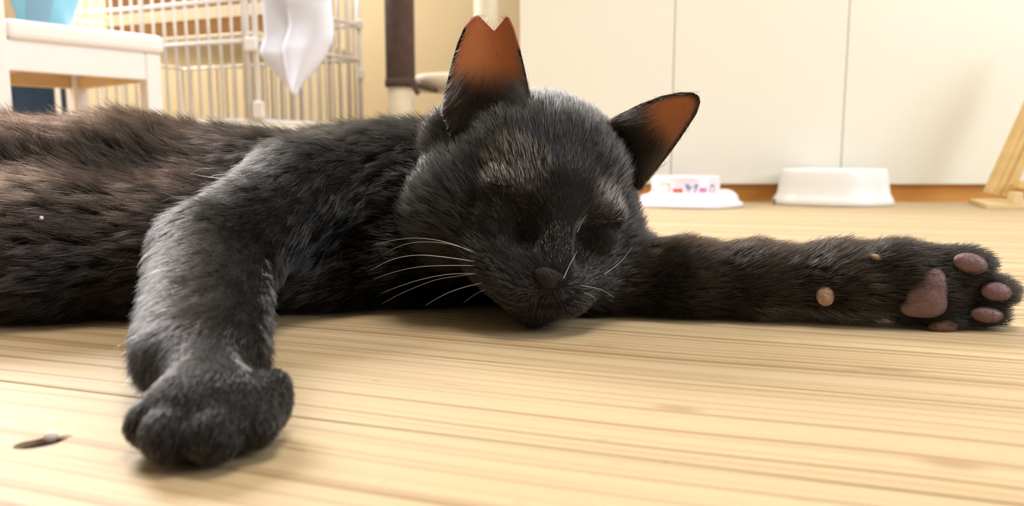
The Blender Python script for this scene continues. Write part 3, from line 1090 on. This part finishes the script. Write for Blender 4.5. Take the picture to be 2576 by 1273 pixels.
# bare places: nose leather, pads, eye line
keep = np.ones(NH, bool)
loc = (RP - HC) @ RH / HS
ln = (RP - NOSE_C) @ RH
nose_d = np.sqrt((ln[:, 0] / .0066) ** 2 + (ln[:, 1] / .0042) ** 2 + (ln[:, 2] / .010) ** 2)
keep &= nose_d > 1
# thin brown patch in front of the image-left ear, thin grey scuffed patch on the nose bridge
def spot(i, sx=1, sy=1):
    q = (RP - BARE_SHEEN[i][0]) @ RH
    return np.sqrt((q[:, 0] / sx) ** 2 + (q[:, 1] / sy) ** 2 + q[:, 2] ** 2) / BARE_SHEEN[i][1]


m1 = np.clip(1.3 - spot(0, 1.1, .9), 0, 1)
m2 = np.clip(1.2 - spot(1), 0, 1) * .6  # grey sheen by the image-right eye, painted as hair colour
m3 = np.clip(1.25 - spot(2, .75, 1.1), 0, 1)
for e3 in EYE3:
    dm = np.full(NH, 1.)
    for q in e3: dm = np.minimum(dm, np.linalg.norm(RP - q, axis=1))
    keep &= dm > .0015
    L *= np.clip((dm - .001) / .006, .35, 1)
colr = colr * (1 - m1[:, None]) + np.array((.50, .35, .245)) * m1[:, None]
colr = colr * (1 - m2[:, None]) + np.array((.22, .19, .185)) * m2[:, None]
spk = rng.random(NH)
colr[(m3 > .25) & (spk < .75)] = (.80, .72, .64)
keep &= ~((m1 > .2) & (rng.random(NH) < .45))
keep &= ~((m3 > .2) & (rng.random(NH) < .25))
L[m3 > .2] *= .6
keep &= L > .001
RP, RN, flow, L, lift, colr = (x[keep] for x in (RP, RN, flow, L, lift, colr))
N = len(RP)
tg = flow - RN * (flow * RN).sum(1, keepdims=True)
tg /= np.linalg.norm(tg, axis=1, keepdims=True) + 1e-6
# clumps
cs = .0034 + .5 * np.clip(L - .008, 0, .012)
cell = np.floor(RP / .0042 + rng.random((1, 3))).astype(np.int64)
key = cell[:, 0] * 73856093 ^ cell[:, 1] * 19349663 ^ cell[:, 2] * 83492791
_, inv = np.unique(key, return_inverse=True)
nc = inv.max() + 1
cntc = np.bincount(inv, minlength=nc)
cm = np.stack([np.bincount(inv, RP[:, c], nc) for c in range(3)], -1) / cntc[:, None]
crand = rng.normal(size=(nc, 3))
cl = crand[inv]
long_ = np.clip((L - .004) / .010, .0, 1)
dirn = tg + cl * (.03 + .23 * long_)[:, None] + rng.normal(size=(N, 3)) * (.05 + .06 * long_)[:, None]
dirn -= RN * np.minimum((dirn * RN).sum(1, keepdims=True), 0)
dirn /= np.linalg.norm(dirn, axis=1, keepdims=True)
lf = (lift * (1 + .5 * rng.normal(size=N)).clip(.3, 2.2))
d0 = dirn + RN * lf[:, None] * 1.6; d0 /= np.linalg.norm(d0, axis=1, keepdims=True)
d1 = dirn + RN * lf[:, None] * .55 + np.array((0, 0, -.10)) * long_[:, None]; d1 /= np.linalg.norm(d1, axis=1, keepdims=True)
Lr = L * rng.uniform(.55, 1.15, N)
NP = 5
S_ = np.linspace(0, 1, NP)
pts = np.zeros((N, NP, 3))
for i, s in enumerate(S_):
    pts[:, i] = RP + Lr[:, None] * (d0 * s + (d1 - d0) * s * s * .55)
tipc = np.stack([np.bincount(inv, pts[:, -1, c], nc) for c in range(3)], -1) / cntc[:, None]
for i, s in enumerate(S_):
    kf = (.38 * long_ * s ** 1.5)[:, None]
    pts[:, i] = pts[:, i] * (1 - kf) + (RP + (tipc[inv] - RP) * s) * kf
pts[:, 0] -= RN * .0006
pts[..., 2] = np.maximum(pts[..., 2], .0008)
tone = np.exp(rng.normal(size=N) * .28 + crand[inv, 0] * .16)
colr = colr * tone[:, None]
rad0 = np.where(L > .008, .000062, .000053) * rng.uniform(.8, 1.25, N)
# pale fringe of backlit tips, painted into hair colour, under the stretched foreleg
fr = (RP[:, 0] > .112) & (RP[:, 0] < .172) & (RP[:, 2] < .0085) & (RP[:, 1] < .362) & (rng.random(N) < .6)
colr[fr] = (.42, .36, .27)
# pale flecks on the crown, then a few white guard hairs
fl_ = (RP[:, 0] > 0) & (RP[:, 2] > .045) & (rng.random(N) < .06)  # glints of light on the crown, put into hair colour
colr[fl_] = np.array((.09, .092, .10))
wh = rng.random(N) < .0007
colr[wh] = (.62, .58, .52)
rad0[wh] *= .85
pts[wh] = pts[wh, :1] + (pts[wh] - pts[wh, :1]) * rng.uniform(1.2, 2.0, (wh.sum(), 1, 1))
pts[wh, -1] += rng.normal(size=(wh.sum(), 3)) * .0015
pts[..., 2] = np.maximum(pts[..., 2], .0008)
RAD = rad0[:, None] * np.array([1.0, 1.0, .92, .7, .25])[None]


def curves_obj(name, pts, RAD, colr, material, parent):
    n, k = pts.shape[:2]
    cu = bpy.data.hair_curves.new(name)
    cu.add_curves([k] * n)
    cu.points.foreach_set('position', pts.astype(np.float32).ravel())
    cu.points.foreach_set('radius', RAD.astype(np.float32).ravel())
    at = cu.attributes.new('fur_color', 'FLOAT_COLOR', 'CURVE')
    at.data.foreach_set('color', np.concatenate([colr, np.ones((n, 1))], 1).astype(np.float32).ravel())
    cu.materials.append(material)
    o = bpy.data.objects.new(name, cu); COL.objects.link(o)
    o.parent = parent; o.matrix_parent_inverse = parent.matrix_world.inverted()
    return o


def fur_material():
    m = bpy.data.materials.new('cat_fur'); m.use_nodes = True
    nt = m.node_tree; nt.nodes.clear()
    out = nt.nodes.new('ShaderNodeOutputMaterial')
    h = nt.nodes.new('ShaderNodeBsdfHairPrincipled')
    h.model = 'CHIANG'; h.parametrization = 'COLOR'
    a = nt.nodes.new('ShaderNodeAttribute'); a.attribute_name = 'fur_color'; a.attribute_type = 'GEOMETRY'
    nt.links.new(a.outputs['Color'], h.inputs['Color'])
    h.inputs['Roughness'].default_value = .19
    h.inputs['Radial Roughness'].default_value = .45
    h.inputs['Random Roughness'].default_value = .3
    h.inputs['IOR'].default_value = 1.65
    nt.links.new(h.outputs[0], out.inputs[0])
    return m


M_fur = fur_material()
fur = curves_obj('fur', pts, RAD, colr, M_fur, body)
tag(fur, None, None, None, 'stuff')

# ---- ears ------------------------------------------------------------------
def ear_material():
    m = bpy.data.materials.new('ear_skin'); m.use_nodes = True
    nt = m.node_tree; N_ = nt.nodes.new; L_ = nt.links.new
    b = nt.nodes['Principled BSDF']; out = nt.nodes['Material Output']
    at = N_('ShaderNodeAttribute'); at.attribute_name = 'ear_color'
    nz = N_('ShaderNodeTexNoise'); nz.inputs['Scale'].default_value = 120; nz.inputs['Detail'].default_value = 4
    mr = N_('ShaderNodeMapRange'); mr.inputs['To Min'].default_value = .65; mr.inputs['To Max'].default_value = 1.3
    L_(nz.outputs['Fac'], mr.inputs[0])
    mu = N_('ShaderNodeVectorMath'); mu.operation = 'SCALE'
    L_(at.outputs['Color'], mu.inputs[0]); L_(mr.outputs[0], mu.inputs['Scale'])
    L_(mu.outputs[0], b.inputs['Base Color'])
    b.inputs['Roughness'].default_value = .6
    b.inputs['Specular IOR Level'].default_value = .08
    tr = N_('ShaderNodeBsdfTranslucent'); L_(mu.outputs[0], tr.inputs['Color'])
    mx = N_('ShaderNodeMixShader'); mx.inputs[0].default_value = .55
    L_(b.outputs[0], mx.inputs[1]); L_(tr.outputs[0], mx.inputs[2]); L_(mx.outputs[0], out.inputs[0])
    return m


M_ear = ear_material()


def resample(poly, n):
    P = np.array(poly, float)
    d = np.r_[0, np.cumsum(np.linalg.norm(np.diff(P, axis=0), axis=1))]
    t = np.linspace(0, d[-1], n)
    return np.stack([np.interp(t, d, P[:, 0]), np.interp(t, d, P[:, 1])], -1)


def ear(top, bottom, Y0, cup, lean, n=90, m=26, band=None, axis_pts=None, notch=None):
    """shell between an outer edge and a base edge; hollow side toward the camera.
    cup: depth of the hollow, lean: how far the tip leans away"""
    T_ = resample(top, n); B_ = resample(bottom, n)
    a0, a1 = np.array(axis_pts[0], float), np.array(axis_pts[1], float)
    ax = a1 - a0; H = np.linalg.norm(ax); ax /= H
    vs, cols = [], []
    for i in range(n):
        for j in range(m):
            t = j / (m - 1)
            q = B_[i] + (T_[i] - B_[i]) * (1 - (1 - t) ** 1.4)
            s = (i / (n - 1)) * 2 - 1
            h = np.clip(((q - a0) @ ax) / H, 0, 1)
            e = 1 - (1 - t) ** 1.4
            pp = np.array((-ax[1], ax[0])); x_ = ((q - a0) @ pp) / (H * (.46 - .30 * h ** 1.6))
            hollow = cup * (1 - h * .6) * (1 - min(1.3, x_ * x_))
            vs.append(v3(W(q[0], q[1], Y0 + hollow + lean * h)))
            edge = (1 - e) * np.linalg.norm(T_[i] - B_[i]) / H
            cols.append((h, edge, s, e))
    q = [(i * m + j, (i + 1) * m + j, (i + 1) * m + j + 1, i * m + j + 1) for i in range(n - 1) for j in range(m - 1)]
    return np.array(vs), np.array(q), np.array(cols)


def build_ear(args, colfn, flip=False):
    vs, q, cc_ = ear(**args)
    me = np_mesh('ear', vs, q)
    at = me.color_attributes.new('ear_color', 'FLOAT_COLOR', 'POINT')
    c = np.array([colfn(*k) for k in cc_])
    at.data.foreach_set('color', np.concatenate([c, np.ones((len(c), 1))], 1).astype(np.float32).ravel())
    o = link('ear', me, M_ear, cat)
    md = o.modifiers.new('thickness', 'SOLIDIFY'); md.thickness = .0011; md.offset = -1 if not flip else 1
    return o, vs, cc_


def sstep(a, b, x):
    t = np.clip((x - a) / (b - a), 0, 1); return t * t * (3 - 2 * t)


DK = np.array((.012, .009, .008)); OR = np.array((.50, .225, .095)); RED = np.array((.55, .16, .10))


def col_a(h, edge, s, e):
    c = DK + (OR - DK) * sstep(.20, .62, h) * sstep(.0, .07, edge if not (-.32 < s < .40 and h > .7) else .08)
    if -.30 < s < .42 and h > .72: c = c + (RED - c) * (1 - sstep(.0, .05, edge)) * .8
    return c


EA = dict(top=[(1114, 284), (1121, 232), (1132, 190), (1142, 150), (1154, 110), (1172, 68), (1188, 48), (1203, 37), (1222, 57), (1243, 79), (1260, 58), (1275, 39), (1288, 66), (1303, 115), (1318, 178), (1331, 240), (1346, 305)],
          bottom=[(1114, 284), (1130, 332), (1160, 365), (1230, 380), (1300, 360), (1346, 305)], Y0=.3545, cup=.013, lean=.018,
          axis_pts=((1225, 330), (1240, 40)))
earA, vA, cA = build_ear(EA, col_a)


def col_b(h, edge, s, e):
    up = sstep(-.95, -.15, s)
    return DK + (OR * .85 - DK) * sstep(.12, .6, h) * sstep(.0, .10, edge) * (.25 + .75 * up)


EB = dict(top=[(1528, 312), (1560, 290), (1610, 265), (1665, 244), (1712, 234), (1744, 233), (1758, 241), (1762, 255), (1752, 283), (1725, 325), (1690, 375), (1655, 420), (1625, 455), (1606, 476)],
          bottom=[(1528, 312), (1535, 370), (1560, 430), (1606, 476)], Y0=.364, cup=.011, lean=.010,
          axis_pts=((1555, 390), (1755, 240)))
earB, vB, cB = build_ear(EB, col_b)

# ---- short hair of the ears: dark rim, longer tufts rising from the base
def ear_fur(o, vs, cc_, tip, seed):
    r_ = np.random.default_rng(seed)
    me = o.data
    nv = np.zeros(len(vs) * 3, np.float32)
    me.vertices.foreach_get('normal', nv); nv = nv.reshape(-1, 3)
    if nv[:, 1].mean() > 0: nv = -nv
    h, edge, s_, e_ = cc_.T
    w = np.where(h < .38, 2.2 * (1 - h / .38), 0) + np.where(edge < .035, .55, 0) + .05
    n = 5200
    i = r_.choice(len(vs), n, p=w / w.sum())
    base = vs[i] + r_.normal(size=(n, 3)) * .0007
    hh, ee = h[i], edge[i]
    tuft = (hh < .38) & (ee > .05)
    Ln = np.where(tuft, r_.uniform(.005, .013, n), r_.uniform(.0014, .0030, n))
    ctr_ = vs.mean(0)
    tipd = np.array(tip) - base; tipd /= np.linalg.norm(tipd, axis=1, keepdims=True)
    d = tipd * .8 + nv[i] * np.where(tuft, .45, .35)[:, None] + r_.normal(size=(n, 3)) * .22
    d /= np.linalg.norm(d, axis=1, keepdims=True)
    P_ = np.zeros((n, 5, 3))
    for k in range(5):
        t = k / 4
        P_[:, k] = base + d * (Ln * t)[:, None] + tipd * (Ln * t * t * .3)[:, None]
    R_ = np.full(n, .000045)[:, None] * np.array([1, 1, .9, .6, .2])[None]
    c_ = np.tile(np.array((.006, .0045, .004)), (n, 1)) * np.exp(r_.normal(size=(n, 1)) * .4)
    c_[r_.random(n) < .03] = (.10, .08, .07)
    f_ = curves_obj('ear_fur', P_, R_, c_, M_fur, o)
    tag(f_, None, None, None, 'stuff')


ear_fur(earA, vA, cA, v3(W(1240, 20, .375)), 3)
ear_fur(earB, vB, cB, v3(W(1770, 225, .375)), 4)

# ---- nose leather, pads, whiskers -------------------------------------------
def blob(name, c, axes, r, material, parent, fn=None, sub=4):
    bm = bmesh.new(); bmesh.ops.create_icosphere(bm, subdivisions=sub, radius=1)
    A_ = np.array(axes).T
    for v in bm.verts:
        q = np.array(v.co)
        if fn: q = fn(q)
        v.co = Vector(np.array(c) + A_ @ (q * np.array(r)))
    return from_bm(name, bm, material, parent, True)


M_nose = mat('nose_leather', (.022, .0185, .021), .55, .35, 900, bump=.6, spec=.25)


def nose_fn(q):
    x, y, z = q
    x = x * (.62 + .38 * np.clip((y + .9) / 1.2, 0, 1))
    nost = math.exp(-(((abs(x) - .55) / .22) ** 2 + ((y + .15) / .28) ** 2)) if z > 0 else 0
    return np.array([x, y, z - .35 * nost])


blob('nose', NOSE_C - RH[:, 2] * .0022, (RH[:, 0], RH[:, 1], RH[:, 2]), (.0078, .0052, .0034), M_nose, cat, nose_fn)

M_pad = mat('mauve_paw_pad', lin(124, 92, 92), .45, .18, 260, bump=.4)
M_pad2 = mat('tan_paw_pad', lin(196, 160, 132), .65, .25, 420, bump=.6)
M_pad3 = mat('brown_furred_pad', lin(120, 88, 66), .8, .3, 500, bump=.6)
AX0 = (np.array((1., 0, 0)), np.array((0, 0, 1.)), np.array((0, -1., 0)))


def rot_ax(deg):
    a = math.radians(deg); ca, sa = math.cos(a), math.sin(a)
    return (np.array((ca, 0, sa)), np.array((-sa, 0, ca)), np.array((0, -1., 0)))


def main_pad(q):
    x, y, z = q
    # heart-like metacarpal pad: three lobes behind, rounded point toward the toes
    k = 1 + .10 * math.cos(3 * math.atan2(x, y) + .2)
    y2 = y * (1 - .28 * np.clip(x, -1, 1))
    g = .16 * math.exp(-((y - .30) / .16) ** 2) + .16 * math.exp(-((y + .38) / .16) ** 2)
    return np.array([x * k + g * np.clip(-x, 0, 1) * 1.2, y2 * k, z * (1 - .5 * g * (x < .2))])


blob('main_pad', pw(2333, 746, .3405), rot_ax(-28), (.0098, .0118, .0048), M_pad, cat, main_pad)
blob('toe_pad', pw(2441, 663, .3395), rot_ax(-14), (.0078, .0045, .0036), M_pad, cat)
blob('toe_pad', pw(2506, 734, .3395), rot_ax(-8), (.0068, .0043, .0036), M_pad, cat)
blob('toe_pad', pw(2482, 792, .3395), rot_ax(-6), (.0074, .0037, .0036), M_pad, cat)
blob('toe_pad', pw(2372, 822, .3400), rot_ax(8), (.0066, .0035, .0034), M_pad3, cat)
blob('wrist_pad', pw(2076, 745, .3462), rot_ax(15), (.0040, .0046, .0034), M_pad2, cat)
blob('dewclaw_pad', pw(2204, 647, .3455), rot_ax(-20), (.0026, .0014, .0020), M_pad2, cat)

M_lint = mat('white_lint', (.85, .83, .80), .8, .05, 300)
c = hit(125, 551)
tag(pebble('lint_crumb', c + np.array((0, -.006, .001)), (.0009, .0007, .0009), M_lint, 5), 'tiny white crumb caught in the fur of the cat\'s flank', 'crumb')

M_whisk = mat('white_whisker', (.75, .72, .68), .4, .03, 100)


def whisker(px, Ya, Yb, r=.00017):
    c = catmull([(u, v, Ya + (Yb - Ya) * i / (len(px) - 1)) for i, (u, v) in enumerate(px)], 6)
    P_ = [W(u, v, y) for u, v, y in c]
    n = len(P_)
    return from_bm('whisker', tube_bm(P_, [r * (1 - .8 * i / n) for i in range(n)], 6), M_whisk, cat, True)


for px_, r in (([(1215, 648), (1150, 618), (1085, 602), (1020, 600), (940, 615)], .00013), ([(1210, 660), (1120, 647), (1050, 642), (990, 652), (930, 680)], .00018),
               ([(1205, 668), (1120, 668), (1050, 672), (990, 685), (940, 702)], .00013), ([(1212, 688), (1130, 690), (1060, 703), (1000, 722), (960, 738)], .00013),
               ([(1222, 685), (1150, 695), (1090, 706), (1010, 738), (960, 765)], .00011), ([(1230, 708), (1170, 722), (1120, 740), (1070, 768)], .00020),
               ([(1240, 720), (1200, 738), (1165, 762)], .00012), ([(1215, 640), (1120, 612), (1030, 612), (960, 640)], .00010)):
    whisker(px_, .335, .338, r)
for px_, r, ya, yb in (([(1418, 700), (1434, 665), (1452, 632)], .00014, .322, .330), ([(1452, 585), (1472, 545), (1510, 505)], .00010, .334, .345), ([(1460, 718), (1510, 728), (1545, 748)], .00010, .33, .338),
                       ([(1450, 728), (1490, 745), (1500, 758)], .00009, .33, .335), ([(1520, 690), (1560, 660), (1590, 622)], .00010, .335, .345)):
    whisker(px_, ya, yb, r)
# bounce depth is plenty for a bright room
SC.cycles.max_bounces = 4
SC.cycles.diffuse_bounces = 2
SC.cycles.adaptive_threshold = .07
SC.cycles.glossy_bounces = 2
SC.cycles.transmission_bounces = 2
